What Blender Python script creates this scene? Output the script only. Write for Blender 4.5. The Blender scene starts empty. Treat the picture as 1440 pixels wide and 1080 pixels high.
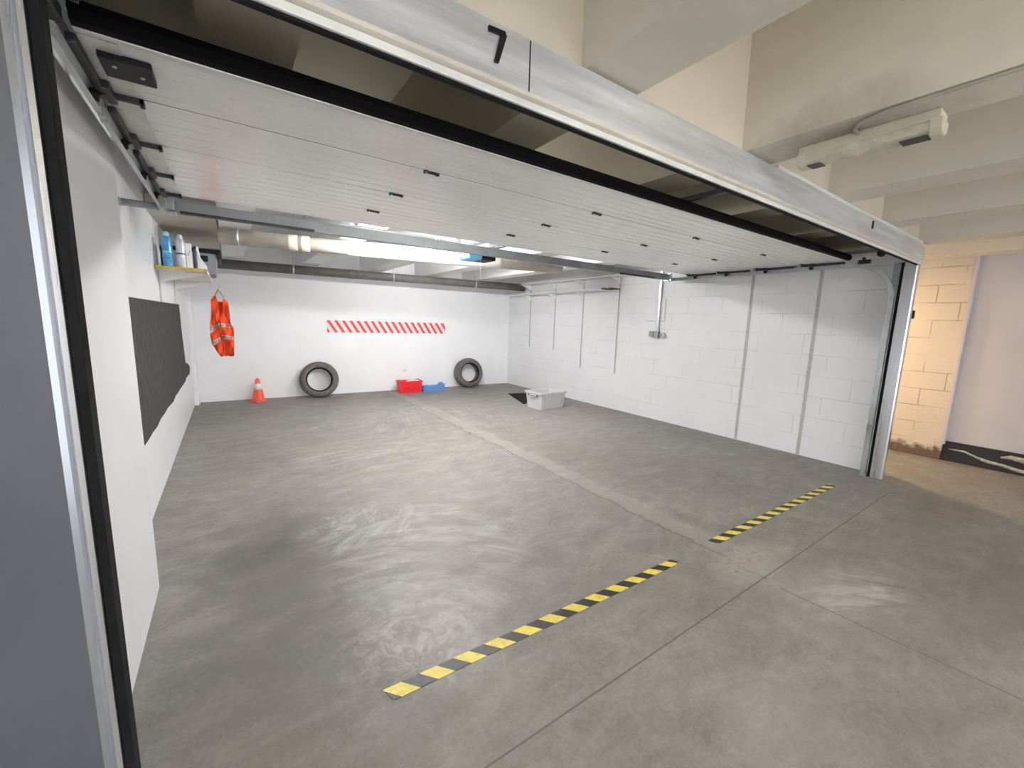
import bpy, bmesh, math, random
from mathutils import Vector, Matrix, noise
random.seed(7)
C = bpy.context.scene.collection
SC = bpy.context.scene
# ---------------------------------------------------------------- camera, light, exposure
YAW, PITCH, ROLL, FPX = -0.6044796593, -0.1486933906, 0.0299519789, 574.1
cam_data = bpy.data.cameras.new('camera')
cam = bpy.data.objects.new('camera', cam_data); C.objects.link(cam)
cam_data.sensor_width = 36.0; cam_data.sensor_fit = 'HORIZONTAL'
cam_data.lens = FPX / 1440 * 36.0
cam_data.clip_start = 0.02; cam_data.clip_end = 200
cam.matrix_world = (Matrix.Translation((0, 0, 1.5)) @ Matrix.Rotation(YAW, 4, 'Z')
                    @ Matrix.Rotation(math.pi/2 + PITCH, 4, 'X') @ Matrix.Rotation(ROLL, 4, 'Z'))
SC.camera = cam
SC.view_settings.view_transform = 'Standard'
SC.view_settings.look = 'None'
SC.view_settings.gamma = 1.0
SC.view_settings.use_curve_mapping = False
SC.view_settings.exposure = 1.02
w = bpy.data.worlds.new('world'); SC.world = w; w.use_nodes = True
w.node_tree.nodes['Background'].inputs[0].default_value = (0.80, 0.84, 0.90, 1)
w.node_tree.nodes['Background'].inputs[1].default_value = 0.9

def area(name, loc, size, power, color, rot=(0, 0, 0)):
    l = bpy.data.lights.new(name, 'AREA'); l.shape = 'RECTANGLE'
    l.size, l.size_y = size; l.energy = power; l.color = color
    o = bpy.data.objects.new(name, l); o.location = loc; o.rotation_euler = rot; C.objects.link(o); return o
TUBE_A = (0.95, 2.15, 4.30, 2.325)      # inside tubes: x0, x1, y, z
TUBE_B = (2.65, 3.75, 5.27, 2.352)
# corridor lamps (behind the camera), the added fill tubes and the warm lamp of the side passage
CORRIDOR_TUBES = [(-.45, -1.6), (.66, -2.4), (1.77, -1.5)]   # x, y of the corridor's own tubes, hung between the ribs
FILL_TUBES = (-.4, 2.0, 4.4)   # x of unseen fill tubes, added to brighten the door underside and header
area('passage_lamp', (6.55, 2.75, 2.25), (0.12, 0.5), 33, (1.0, 0.72, 0.45))

# ---------------------------------------------------------------- materials
def new_mat(name):
    m = bpy.data.materials.new(name); m.use_nodes = True
    nt = m.node_tree; b = nt.nodes['Principled BSDF']; return m, nt, b
def N(nt, t, **kw):
    n = nt.nodes.new(t)
    for k, v in kw.items(): setattr(n, k, v)
    return n
def ramp(nt, src, stops):
    r = N(nt, 'ShaderNodeValToRGB'); nt.links.new(src, r.inputs[0])
    e = r.color_ramp.elements
    while len(e) < len(stops): e.new(0.5)
    for i, (p, c) in enumerate(stops):
        e[i].position = p; e[i].color = (*c, 1) if len(c) == 3 else c
    return r.outputs[0]
def pos(nt): return N(nt, 'ShaderNodeNewGeometry').outputs['Position']
def noise_tex(nt, vec, scale, detail=4, rough=.55, dist=0):
    n = N(nt, 'ShaderNodeTexNoise'); n.inputs['Scale'].default_value = scale
    n.inputs['Detail'].default_value = detail; n.inputs['Roughness'].default_value = rough
    n.inputs['Distortion'].default_value = dist
    nt.links.new(vec, n.inputs['Vector']); return n.outputs[0]
def mixc(nt, fac, a, b, mode='MIX'):
    m = N(nt, 'ShaderNodeMix', data_type='RGBA', blend_type=mode)
    for s, v in ((m.inputs[0], fac), (m.inputs[6], a), (m.inputs[7], b)):
        if hasattr(v, 'links') or isinstance(v, bpy.types.NodeSocket): nt.links.new(v, s)
        elif isinstance(v, (int, float)): s.default_value = v
        else: s.default_value = (*v, 1)
    return m.outputs[2]
def math_n(nt, op, a, b=0.0, c=None, clamp=False):
    m = N(nt, 'ShaderNodeMath', operation=op, use_clamp=clamp)
    for i, v in enumerate((a, b) if c is None else (a, b, c)):
        if isinstance(v, bpy.types.NodeSocket): nt.links.new(v, m.inputs[i])
        else: m.inputs[i].default_value = v
    return m.outputs[0]
def mapping(nt, vec, scale=(1, 1, 1), rot=(0, 0, 0), loc=(0, 0, 0)):
    m = N(nt, 'ShaderNodeMapping'); m.inputs['Scale'].default_value = scale
    m.inputs['Rotation'].default_value = rot; m.inputs['Location'].default_value = loc
    nt.links.new(vec, m.inputs[0]); return m.outputs[0]
def bump(nt, b, h, strength=.3, dist=.01):
    n = N(nt, 'ShaderNodeBump'); n.inputs['Strength'].default_value = strength
    n.inputs['Distance'].default_value = dist
    nt.links.new(h, n.inputs['Height']); nt.links.new(n.outputs[0], b.inputs['Normal'])
def plain(name, col, rough=.5, metal=0.0, var=.12, scale=12, bmp=0.0, spec=.5):
    m, nt, b = new_mat(name)
    tc = N(nt, 'ShaderNodeTexCoord').outputs['Object']
    n = noise_tex(nt, tc, scale, 5)
    dark = tuple(c * (1 - var) for c in col); light = tuple(min(1, c * (1 + var)) for c in col)
    nt.links.new(ramp(nt, n, [(.3, dark), (.7, light)]), b.inputs['Base Color'])
    b.inputs['Roughness'].default_value = rough; b.inputs['Metallic'].default_value = metal
    b.inputs['Specular IOR Level'].default_value = spec
    if bmp: bump(nt, b, noise_tex(nt, tc, scale * 6, 4), bmp, .004)
    return m

def wall_mat(name, col, brick=None, rough=.5, bstr=.25, axis='YZ', var=.03, dirt=0.0, mortar=None, rub=.6, spec=.5, zones=False):
    m, nt, b = new_mat(name); p = pos(nt)
    sx = N(nt, 'ShaderNodeSeparateXYZ'); nt.links.new(p, sx.inputs[0])
    cb = N(nt, 'ShaderNodeCombineXYZ')
    nt.links.new(sx.outputs[1 if axis == 'YZ' else 0], cb.inputs[0]); nt.links.new(sx.outputs[2], cb.inputs[1])
    v = cb.outputs[0]
    n1 = noise_tex(nt, p, 1.7, 6, .6)
    colr = ramp(nt, n1, [(.3, tuple(c * (1 - var) for c in col)), (.7, tuple(min(1, c * (1 + var)) for c in col))])
    h = noise_tex(nt, p, 38, 5, .6)
    if brick:
        bt = N(nt, 'ShaderNodeTexBrick'); nt.links.new(v, bt.inputs['Vector'])
        bt.inputs['Scale'].default_value = 1.0
        bt.inputs['Brick Width'].default_value, bt.inputs['Row Height'].default_value = brick
        bt.inputs['Mortar Size'].default_value = .006; bt.inputs['Mortar Smooth'].default_value = .6
        bt.inputs['Color1'].default_value = (1, 1, 1, 1); bt.inputs['Color2'].default_value = (.9, .9, .9, 1)
        bt.inputs['Mortar'].default_value = (0, 0, 0, 1)
        gap = noise_tex(nt, p, 2.3, 3)
        fade = math_n(nt, 'SUBTRACT', gap, .42, clamp=True)
        fade = math_n(nt, 'MULTIPLY', fade, 5.0, clamp=True)
        inv = math_n(nt, 'MULTIPLY', bt.outputs['Fac'], fade)
        h = math_n(nt, 'SUBTRACT', math_n(nt, 'MULTIPLY', h, rub), math_n(nt, 'MULTIPLY', inv, 1.3))
        if mortar: colr = mixc(nt, math_n(nt, 'MULTIPLY', inv, .8), colr, mortar)
    if dirt:
        z = math_n(nt, 'MULTIPLY', sx.outputs[2], 1 / dirt)
        z = math_n(nt, 'SUBTRACT', 1.0, z, clamp=True)
        dn = noise_tex(nt, p, 9, 6, .7)
        f = math_n(nt, 'MULTIPLY', math_n(nt, 'SUBTRACT', math_n(nt, 'ADD', dn, z), .92, clamp=True), 3.5, clamp=True)
        colr = mixc(nt, f, colr, (.16, .11, .08))
    if zones:   # shade over the raised door and glare behind it, mixed into the colour
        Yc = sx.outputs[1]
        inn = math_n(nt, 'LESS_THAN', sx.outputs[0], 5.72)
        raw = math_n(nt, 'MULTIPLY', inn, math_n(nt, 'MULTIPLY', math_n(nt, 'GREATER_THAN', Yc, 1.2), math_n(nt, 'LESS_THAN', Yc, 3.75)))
        colr = mixc(nt, raw, colr, (.36, .33, .25))  # darker colour stands in for the gloom above the raised door
        colr = mixc(nt, math_n(nt, 'MULTIPLY', inn, math_n(nt, 'GREATER_THAN', Yc, 3.75)), colr, (.84, .84, .83))  # whitened to imitate the overexposed ceiling at the back
        v2 = mapping(nt, p, (1 / .30, 1 / .42, 1 / .22), (0, 0, 0), (-2.34 / .30, -.80 / .42, -2.36 / .22))
        ln = N(nt, 'ShaderNodeVectorMath', operation='LENGTH'); nt.links.new(v2, ln.inputs[0])
        dd = math_n(nt, 'ADD', ln.outputs['Value'], math_n(nt, 'MULTIPLY', noise_tex(nt, p, 6, 6, .7), .9))
        f = math_n(nt, 'MULTIPLY', math_n(nt, 'SUBTRACT', 1.45, dd, clamp=True), .9, clamp=True)
        colr = mixc(nt, f, colr, (.22, .20, .17))
    nt.links.new(colr, b.inputs['Base Color'])
    b.inputs['Roughness'].default_value = rough; b.inputs['Specular IOR Level'].default_value = spec
    bump(nt, b, h, bstr, .006)
    return m

def floor_mat():
    m, nt, b = new_mat('worn_concrete'); p = pos(nt)
    s = N(nt, 'ShaderNodeSeparateXYZ'); nt.links.new(p, s.inputs[0]); X, Y = s.outputs[0], s.outputs[1]
    big = noise_tex(nt, p, .75, 5, .55, .4)
    col = ramp(nt, big, [(.32, (.155, .147, .132)), (.5, (.235, .224, .205)), (.68, (.34, .325, .30))])
    mid = noise_tex(nt, mapping(nt, p, (1, 1, 1), (0, 0, .5)), 3.2, 8, .68, .8)
    col = mixc(nt, .55, col, ramp(nt, mid, [(.32, (.13, .123, .11)), (.5, (.235, .224, .205)), (.68, (.37, .355, .33))]))
    fine = noise_tex(nt, p, 45, 6, .7)
    col = mixc(nt, .35, col, ramp(nt, fine, [(.35, (.15, .145, .132)), (.65, (.35, .335, .315))]))
    str1 = noise_tex(nt, mapping(nt, p, (1.1, 2.0, 1), (0, 0, .35)), 3.0, 10, .75, .35)
    col = mixc(nt, .32, col, ramp(nt, str1, [(.36, (.12, .114, .10)), (.5, (.225, .214, .195)), (.64, (.40, .385, .36))]))
    warm = noise_tex(nt, p, 1.1, 4, .6)
    col = mixc(nt, math_n(nt, 'MULTIPLY', math_n(nt, 'SUBTRACT', warm, .5, clamp=True), 1.6, clamp=True), col, (.27, .225, .175))
    def blob(cx, cy, rx, ry, rot=0.0, soft=.5):
        v = mapping(nt, p, (1, 1, 0), (0, 0, 0), (-cx, -cy, 0))
        v = mapping(nt, v, (1, 1, 0), (0, 0, rot))
        v = mapping(nt, v, (1 / rx, 1 / ry, 0))
        ln = N(nt, 'ShaderNodeVectorMath', operation='LENGTH'); nt.links.new(v, ln.inputs[0])
        d = math_n(nt, 'ADD', ln.outputs['Value'], math_n(nt, 'MULTIPLY', math_n(nt, 'SUBTRACT', noise_tex(nt, p, 3.0, 5, .6), .5), 1.1))
        return math_n(nt, 'DIVIDE', math_n(nt, 'SUBTRACT', 1.0, d), soft, clamp=True)
    # oily dark patches left where engines and wheels stood
    for cx, cy, rx, ry, st in ((.17, 2.85, .5, .75, .85), (.15, 2.0, .6, 1.0, .6), (.5, 3.5, .9, .8, .22), (.1, 4.9, .5, .8, .25),
                               (1.9, 5.55, .28, .4, .35), (.62, 6.3, .5, .3, .3), (3.6, 3.0, .9, 1.2, .18), (3.9, .1, 1.3, .9, .38), (5.0, .7, .9, .35, .32), (1.9, .1, .9, .5, .22)):
        col = mixc(nt, math_n(nt, 'MULTIPLY', blob(cx, cy, rx, ry, 0, .9), st), col, (.105, .098, .082))
    # tyre scrubbing arcs: pale curved streaks
    def arcs(cx, cy, freq, thr, mask, strength, c=(.50, .49, .47)):
        nonlocal col
        v = mapping(nt, p, (1, 1, 0), (0, 0, 0), (-cx, -cy, 0))
        ln = N(nt, 'ShaderNodeVectorMath', operation='LENGTH'); nt.links.new(v, ln.inputs[0])
        ang = math_n(nt, 'ARCTAN2', math_n(nt, 'SUBTRACT', Y, cy), math_n(nt, 'SUBTRACT', X, cx))
        cb = N(nt, 'ShaderNodeCombineXYZ')
        nt.links.new(math_n(nt, 'MULTIPLY', ln.outputs['Value'], freq), cb.inputs[0])
        nt.links.new(math_n(nt, 'MULTIPLY', ang, 2.6), cb.inputs[1])
        n = noise_tex(nt, cb.outputs[0], 1.0, 9, .68, .9)
        f = math_n(nt, 'MULTIPLY', math_n(nt, 'SUBTRACT', n, thr, clamp=True), 4.5, clamp=True)
        f = math_n(nt, 'MULTIPLY', math_n(nt, 'MULTIPLY', f, mask), strength)
        col = mixc(nt, f, col, c)
    for cx, cy, rx, ry, st in ((.78, 1.75, .42, .5, .5), (1.05, 2.35, .6, .8, .28), (1.2, 3.3, .8, .9, .2), (2.7, .75, .55, .4, .25), (1.7, .55, .4, .25, .25), (1.6, 6.6, 2.2, 1.3, .25), (4.2, 4.6, 1.2, 1.4, .15)):
        col = mixc(nt, math_n(nt, 'MULTIPLY', blob(cx, cy, rx, ry, 0, .8), st), col, (.44, .43, .41))
    arcs(.35, 1.2, 9, .47, blob(1.0, 2.35, .75, .95, .3, .6), .6)
    arcs(.6, 1.5, 11, .44, blob(.72, 1.72, .45, .45, 0, .6), .9)
    arcs(.2, 3.4, 9, .46, blob(.75, 2.9, .5, .42, 0, .5), .7)
    arcs(1.3, 2.6, 8, .5, blob(1.0, 4.6, 1.2, 1.3, 0, .8), .5)
    arcs(2.2, -.3, 12, .44, blob(2.95, .62, .5, .22, .2, .5), .8)
    arcs(0, 6.2, 7, .5, blob(2.4, 6.0, 2.4, 1.8, 0, .9), .45)
    # pale filled trench running into the garage and its thin side crack
    wob = math_n(nt, 'MULTIPLY', math_n(nt, 'SUBTRACT', noise_tex(nt, p, 2.6, 6, .7), .5), .22)
    xr = math_n(nt, 'ADD', X, wob)
    def band(coord, c, hw, soft):
        d = math_n(nt, 'ABSOLUTE', math_n(nt, 'SUBTRACT', coord, c))
        return math_n(nt, 'DIVIDE', math_n(nt, 'SUBTRACT', hw, d), soft, clamp=True)
    inside = math_n(nt, 'MULTIPLY', math_n(nt, 'GREATER_THAN', Y, .98), math_n(nt, 'LESS_THAN', Y, 8.3))
    col = mixc(nt, math_n(nt, 'MULTIPLY', math_n(nt, 'MULTIPLY', band(xr, 2.74, .13, .06), inside), .30), col, (.42, .395, .355))
    col = mixc(nt, math_n(nt, 'MULTIPLY', math_n(nt, 'MULTIPLY', band(xr, 2.62, .012, .01), inside), .75), col, (.13, .11, .085))
    col = mixc(nt, math_n(nt, 'MULTIPLY', math_n(nt, 'MULTIPLY', band(xr, 2.84, .008, .008), inside), .3), col, (.24, .21, .17))
    # crumbled patch where the trench meets the threshold
    col = mixc(nt, math_n(nt, 'MULTIPLY', blob(2.75, 1.15, .42, .20, 0, .5), .55), col, (.40, .365, .31))
    crk = noise_tex(nt, p, 14, 8, .75, 1.5)
    col = mixc(nt, math_n(nt, 'MULTIPLY', math_n(nt, 'MULTIPLY', blob(2.75, 1.18, .35, .16, 0, .5), math_n(nt, 'SUBTRACT', crk, .5, clamp=True)), 4.0, clamp=True), col, (.14, .12, .09))
    # sawn joints
    j1 = math_n(nt, 'MULTIPLY', band(Y, 1.0, .0045, .002), math_n(nt, 'LESS_THAN', X, 5.1))
    xs = math_n(nt, 'ADD', X, math_n(nt, 'MULTIPLY', Y, .07))
    j2 = math_n(nt, 'MULTIPLY', band(xs, 2.65, .0045, .002), math_n(nt, 'LESS_THAN', Y, .9))
    jj = math_n(nt, 'MAXIMUM', j1, j2)
    col = mixc(nt, math_n(nt, 'MULTIPLY', jj, .85), col, (.11, .10, .09))
    nt.links.new(col, b.inputs['Base Color'])
    nt.links.new(ramp(nt, mid, [(.3, (.50,) * 3), (.7, (.78,) * 3)]), b.inputs['Roughness'])
    hh = math_n(nt, 'SUBTRACT', math_n(nt, 'ADD', math_n(nt, 'MULTIPLY', mid, .6), math_n(nt, 'MULTIPLY', fine, .25)), math_n(nt, 'MULTIPLY', jj, 1.5))
    bump(nt, b, hh, .35, .006)
    return m

def stripes_mat(name, ca, cb_, period, slant, axis=(1, 0), duty=.5, rough=.45, off=0.0, x0=0.0):
    # diagonal stripes in world coords: u along X, v along (Y or Z)
    m, nt, b = new_mat(name); p = pos(nt)
    s = N(nt, 'ShaderNodeSeparateXYZ'); nt.links.new(p, s.inputs[0])
    v = s.outputs[1] if axis[0] == 1 and axis[1] == 0 else s.outputs[2]
    u = math_n(nt, 'ADD', math_n(nt, 'SUBTRACT', s.outputs[0], x0), math_n(nt, 'MULTIPLY', v, slant))
    f = math_n(nt, 'FRACT', math_n(nt, 'ADD', math_n(nt, 'DIVIDE', u, period), 20 + off))
    f = math_n(nt, 'LESS_THAN', f, duty)
    c = mixc(nt, f, cb_, ca)
    dn = ramp(nt, noise_tex(nt, p, 30, 5, .7), [(.35, (.78, .78, .78)), (.6, (1, 1, 1))])
    nt.links.new(mixc(nt, 1.0, c, dn, 'MULTIPLY'), b.inputs['Base Color'])
    b.inputs['Roughness'].default_value = rough
    return m

def brushed(name, col, rough=.3, metal=.9, stretch=(.6, 30, 30), streak=.35, dirt=0.0):
    m, nt, b = new_mat(name); p = pos(nt)
    n = noise_tex(nt, mapping(nt, p, stretch), 1.5, 6, .6)
    c = ramp(nt, n, [(.3, tuple(x * (1 - streak) for x in col)), (.7, tuple(min(1, x * (1 + streak)) for x in col))])
    if dirt:
        d = noise_tex(nt, p, 4, 7, .7)
        c = mixc(nt, math_n(nt, 'MULTIPLY', math_n(nt, 'SUBTRACT', d, .55, clamp=True), dirt, clamp=True), c, (.13, .11, .09))
    nt.links.new(c, b.inputs['Base Color'])
    nt.links.new(ramp(nt, n, [(.3, (rough * .8,) * 3), (.7, (min(1, rough * 1.35),) * 3)]), b.inputs['Roughness'])
    b.inputs['Metallic'].default_value = metal
    return m

def emis(name, col, st):
    m, nt, b = new_mat(name)
    b.inputs['Emission Color'].default_value = (*col, 1); b.inputs['Emission Strength'].default_value = st
    b.inputs['Base Color'].default_value = (.9, .9, .9, 1); return m

M = dict(
    floor=floor_mat(),
    wall_l=wall_mat('white_block_paint_left', (.86, .87, .885), (.62, .24), .34, .35),
    wall_r=wall_mat('white_block_paint_right', (.86, .87, .885), (.52, .245), .5, .5, mortar=(.68, .68, .66)),
    wall_b=wall_mat('white_block_paint_back', (.86, .87, .885), (.52, .245), .5, .16, axis='XZ'),
    pier=wall_mat('smooth_white_paint', (.86, .87, .89), None, .42, .06),
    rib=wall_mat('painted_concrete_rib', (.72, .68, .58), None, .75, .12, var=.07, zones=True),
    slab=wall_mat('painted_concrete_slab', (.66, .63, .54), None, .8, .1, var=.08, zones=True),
    head=wall_mat('painted_concrete_header', (.70, .64, .53), None, .75, .12, var=.06, axis='XZ'),
    corr=wall_mat('cream_brick_paint', (.78, .70, .58), (.42, .21), .7, .9, mortar=(.45, .36, .27), dirt=.30, var=.05, rub=.9),
    panel=wall_mat('lilac_grey_render', (.66, .64, .68), None, .75, .2, var=.05),
    slate=plain('slate_grey_coating', (.085, .092, .112), .42, .0, .10, 3, .05),
    alu=brushed('anodised_aluminium', (.72, .74, .78), .28, .85, (14, 14, .5), .10),
    alu_face=brushed('rolled_sheet_metal', (.78, .80, .85), .36, .55, (1.2, 30, 16), .17, dirt=.35),
    galv=brushed('galvanised_steel', (.62, .65, .66), .33, .85, (3, 3, 3), .18),
    galvd=brushed('dull_galvanised_steel', (.33, .36, .37), .45, .8, (3, 3, 3), .2, dirt=1.5),
    cream=plain('cream_coated_lip', (.72, .68, .60), .4, 0, .06),
    white=plain('white_coating', (.83, .83, .81), .4, 0, .03),
    doorw=plain('white_door_coating', (.94, .94, .925), .19, 0, .03, 3),
    capw=plain('white_end_cap_coating', (.72, .72, .68), .35, .1, .08, 20),
    rubber=plain('black_rubber', (.007, .007, .008), .8, 0, .2, 30, .15, spec=.2),
    black=plain('black_plastic', (.008, .008, .009), .5, 0, .15, spec=.3),
    dark=plain('dark_steel', (.05, .052, .055), .45, .6, .25, 20),
    mat=plain('charcoal_felt', (.045, .045, .043), .95, 0, .35, 14, .5),
    tyre=plain('dusty_tyre_rubber', (.135, .125, .11), .85, 0, .22, 25, .25),
    tyre2=plain('grey_tyre_rubber', (.115, .112, .108), .85, 0, .25, 25, .25),
    orange=plain('fluorescent_orange_fabric', (1.0, .085, .012), .7, 0, .07, 30, .3),
    refl=plain('silver_reflective_tape', (.36, .36, .38), .35, .3, .15, 60),
    refledge=plain('pale_tape_edge', (.85, .62, .5), .6),
    cone=plain('orange_cone_plastic', (.86, .12, .055), .45, 0, .15, 30),
    coneband=plain('white_cone_band', (.82, .80, .78), .4),
    red=plain('red_crate_plastic', (.85, .018, .028), .4, 0, .06),
    blue=plain('blue_crate_plastic', (.11, .27, .56), .42, 0, .08),
    oblue=plain('sky_blue_plastic', (.10, .42, .72), .35, 0, .04),
    crate=plain('light_grey_crate_plastic', (.64, .64, .66), .42, 0, .04),
    gcrate=plain('mid_grey_bin_plastic', (.22, .235, .25), .45, 0, .06),
    pipe_t=plain('beige_pipe_paint', (.56, .51, .43), .55, 0, .15, 5, .1),
    pipe_w=plain('white_pipe_wrap', (.80, .78, .73), .5, 0, .1, 6, .2),
    pipe_d=plain('dark_grey_drain_pipe', (.145, .14, .13), .6, 0, .18, 7, .1),
    duct=plain('beige_duct_board', (.58, .54, .45), .8, 0, .05, 4),
    yellowwood=plain('yellow_particle_edge', (.50, .37, .06), .7, 0, .2, 60, .3),
    wood=plain('pale_hanger_wood', (.52, .33, .15), .5, 0, .15, 12),
    rust=plain('rusty_splinters', (.17, .09, .03), .9, 0, .5, 60, .6),
    canb=plain('light_blue_can', (.10, .34, .62), .3, .2, .35, 16),
    canb2=plain('aqua_cap', (.30, .62, .72), .35),
    canw=plain('silver_white_can', (.60, .60, .66), .3, .3, .18, 30),
    canc=plain('clear_grey_cap', (.50, .53, .54), .3),
    label=plain('dark_label', (.05, .05, .09), .5, 0, .3, 30),
    lampb=plain('yellowed_lamp_housing', (.66, .63, .48), .5, 0, .08),
    lampd=plain('dusty_clear_diffuser', (.62, .58, .46), .25, 0, .2, 18),
    soot=plain('soot_grey', (.10, .095, .09), .9, 0, .3, 12),
    cable=plain('beige_conduit', (.44, .41, .33), .6, 0, .1),
    bitumen=wall_mat('black_bitumen_base', (.028, .028, .034), None, .6, .4, var=.3),
    limewhite=plain('white_efflorescence', (.48, .47, .43), .9, 0, .3, 30, .4),
    greystrip=plain('grey_joint_profile', (.50, .50, .49), .5),
    socket=plain('socket_white_plastic', (.72, .70, .68), .35),
    socketg=plain('socket_grey_plastic', (.36, .38, .38), .4),
    hazard=stripes_mat('yellow_black_tape', (.86, .70, .09), (.028, .028, .03), .1545, .85, duty=.5, x0=1.836),
    redwhite=stripes_mat('red_white_board', (.82, .055, .075), (.86, .83, .80), .1375, .62, axis=(0, 1), duty=.46, x0=1.52, off=-.62),
    tube=emis('lit_tube', (1.0, .985, .98), 218),
    ctube=emis('lit_corridor_tube', (1.0, .98, .95), 75),
    wtube=emis('lit_fill_tube', (.98, .98, 1.0), 120),
)

# ---------------------------------------------------------------- mesh builder
class MB:
    def __init__(s): s.bm = bmesh.new()
    def box(s, x0, x1, y0, y1, z0, z1, bev=0.0):
        t = bmesh.new(); bmesh.ops.create_cube(t, size=1)
        for v in t.verts:
            v.co = Vector(((x0 + x1) / 2 + v.co.x * (x1 - x0), (y0 + y1) / 2 + v.co.y * (y1 - y0), (z0 + z1) / 2 + v.co.z * (z1 - z0)))
        if bev: bmesh.ops.bevel(t, geom=t.edges[:], offset=bev, segments=2, affect='EDGES', profile=.6)
        s.add(t); return s
    def add(s, t, mat=None):
        if mat: t.transform(mat)
        me = bpy.data.meshes.new('tmp'); t.to_mesh(me); t.free(); s.bm.from_mesh(me); bpy.data.meshes.remove(me)
    def prism(s, pts, axis, a, b, bev=0.0):
        # pts: 2D outline; axis 'x': (y,z), 'y': (x,z), 'z': (x,y); extruded a..b
        t = bmesh.new()
        def mk(p, q): return {'x': (q, p[0], p[1]), 'y': (p[0], q, p[1]), 'z': (p[0], p[1], q)}[axis]
        A = [t.verts.new(mk(p, a)) for p in pts]; B = [t.verts.new(mk(p, b)) for p in pts]
        t.faces.new(A); t.faces.new(B[::-1]); n = len(pts)
        for i in range(n): t.faces.new((A[i], B[i], B[(i + 1) % n], A[(i + 1) % n]))
        bmesh.ops.recalc_face_normals(t, faces=t.faces[:])
        if bev: bmesh.ops.bevel(t, geom=t.edges[:], offset=bev, segments=2, affect='EDGES')
        s.add(t); return s
    def tube(s, path, r, seg=12, cap=True, ry=None):
        path = [Vector(p) for p in path]; t = bmesh.new(); rings = []
        up = None
        for i, p in enumerate(path):
            d = (path[min(i + 1, len(path) - 1)] - path[max(i - 1, 0)]).normalized()
            if up is None:
                up = Vector((0, 0, 1)) if abs(d.z) < .9 else Vector((1, 0, 0))
            a = d.cross(up).normalized(); up2 = a.cross(d).normalized(); up = up2
            rr = r[i] if isinstance(r, (list, tuple)) else r
            rings.append([t.verts.new(p + a * rr * math.cos(k * 2 * math.pi / seg) + up2 * (ry or rr) * math.sin(k * 2 * math.pi / seg)) for k in range(seg)])
        for A, B in zip(rings, rings[1:]):
            for k in range(seg): t.faces.new((A[k], A[(k + 1) % seg], B[(k + 1) % seg], B[k]))
        if cap: t.faces.new(rings[0][::-1]); t.faces.new(rings[-1])
        bmesh.ops.recalc_face_normals(t, faces=t.faces[:])
        for f in t.faces: f.smooth = len(f.verts) == 4
        s.add(t); return s
    def lathe(s, prof, c, seg=28, axis='z', closed=False, bumpf=None):
        t = bmesh.new(); rings = []
        for j, (r, h) in enumerate(prof):
            ring = []
            for k in range(seg):
                a = k * 2 * math.pi / seg; rr = r * (bumpf(j, k) if bumpf else 1)
                q = {'z': (rr * math.cos(a), rr * math.sin(a), h), 'y': (rr * math.cos(a), h, rr * math.sin(a)), 'x': (h, rr * math.cos(a), rr * math.sin(a))}[axis]
                ring.append(t.verts.new(Vector(c) + Vector(q)))
            rings.append(ring)
        prs = list(zip(rings, rings[1:])) + ([(rings[-1], rings[0])] if closed else [])
        for A, B in prs:
            for k in range(seg): t.faces.new((A[k], A[(k + 1) % seg], B[(k + 1) % seg], B[k]))
        if not closed: t.faces.new(rings[0][::-1]); t.faces.new(rings[-1])
        bmesh.ops.recalc_face_normals(t, faces=t.faces[:])
        for f in t.faces: f.smooth = True
        s.add(t); return s

def tagp(o, label=None, cat=None, group=None, kind=None):
    if label: o['label'] = label
    if cat: o['category'] = cat
    if group: o['group'] = group
    if kind: o['kind'] = kind
    return o
def thing(name, loc, label, cat, group=None, rz=0.0, rx=0.0, ry=0.0):
    o = bpy.data.objects.new(name, None); C.objects.link(o); o.empty_display_size = .1
    o.location = loc; o.rotation_euler = (rx, ry, rz); o['ox'] = 0
    del o['ox']
    return tagp(o, label, cat, group)
ORG = {}
def part(name, mb, mat, parent=None, local=False, label=None, smooth=False):
    me = bpy.data.meshes.new(name)
    org = Vector((0, 0, 0))
    if parent is not None and not local:
        r = parent
        while r.parent: r = r.parent
        org = Vector(r.location)
    mb.bm.transform(Matrix.Translation(-org)) if org.length else None
    mb.bm.to_mesh(me); mb.bm.free()
    if smooth:
        for p in me.polygons: p.use_smooth = True
    me.materials.append(M[mat] if isinstance(mat, str) else mat)
    o = bpy.data.objects.new(name, me); C.objects.link(o)
    if parent is not None: o.parent = parent
    if label: o['label'] = label
    return o
def solo(name, mb, mat, label, cat, group=None, kind=None, base=None):
    bb = [v.co for v in mb.bm.verts]
    org = Vector(base) if base else Vector((sum(v.x for v in bb) / len(bb), sum(v.y for v in bb) / len(bb), min(v.z for v in bb)))
    mb.bm.transform(Matrix.Translation(-org))
    o = part(name, mb, mat); o.location = org
    return tagp(o, label, cat, group, kind)
def struct(name, mb, mat, parent=None, label=None):
    o = part(name, mb, mat, parent)
    if parent is None: o['kind'] = 'structure'
    if label: o['label'] = label
    return o

# ---------------------------------------------------------------- the setting
YD = 1.16           # door plane
XL, XR = -0.55, 5.67
ZR = 2.385          # underside of the concrete ribs
ZS = 3.05           # slab underside
def yb(x): return 8.62 - .03 * (x + .5)

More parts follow.
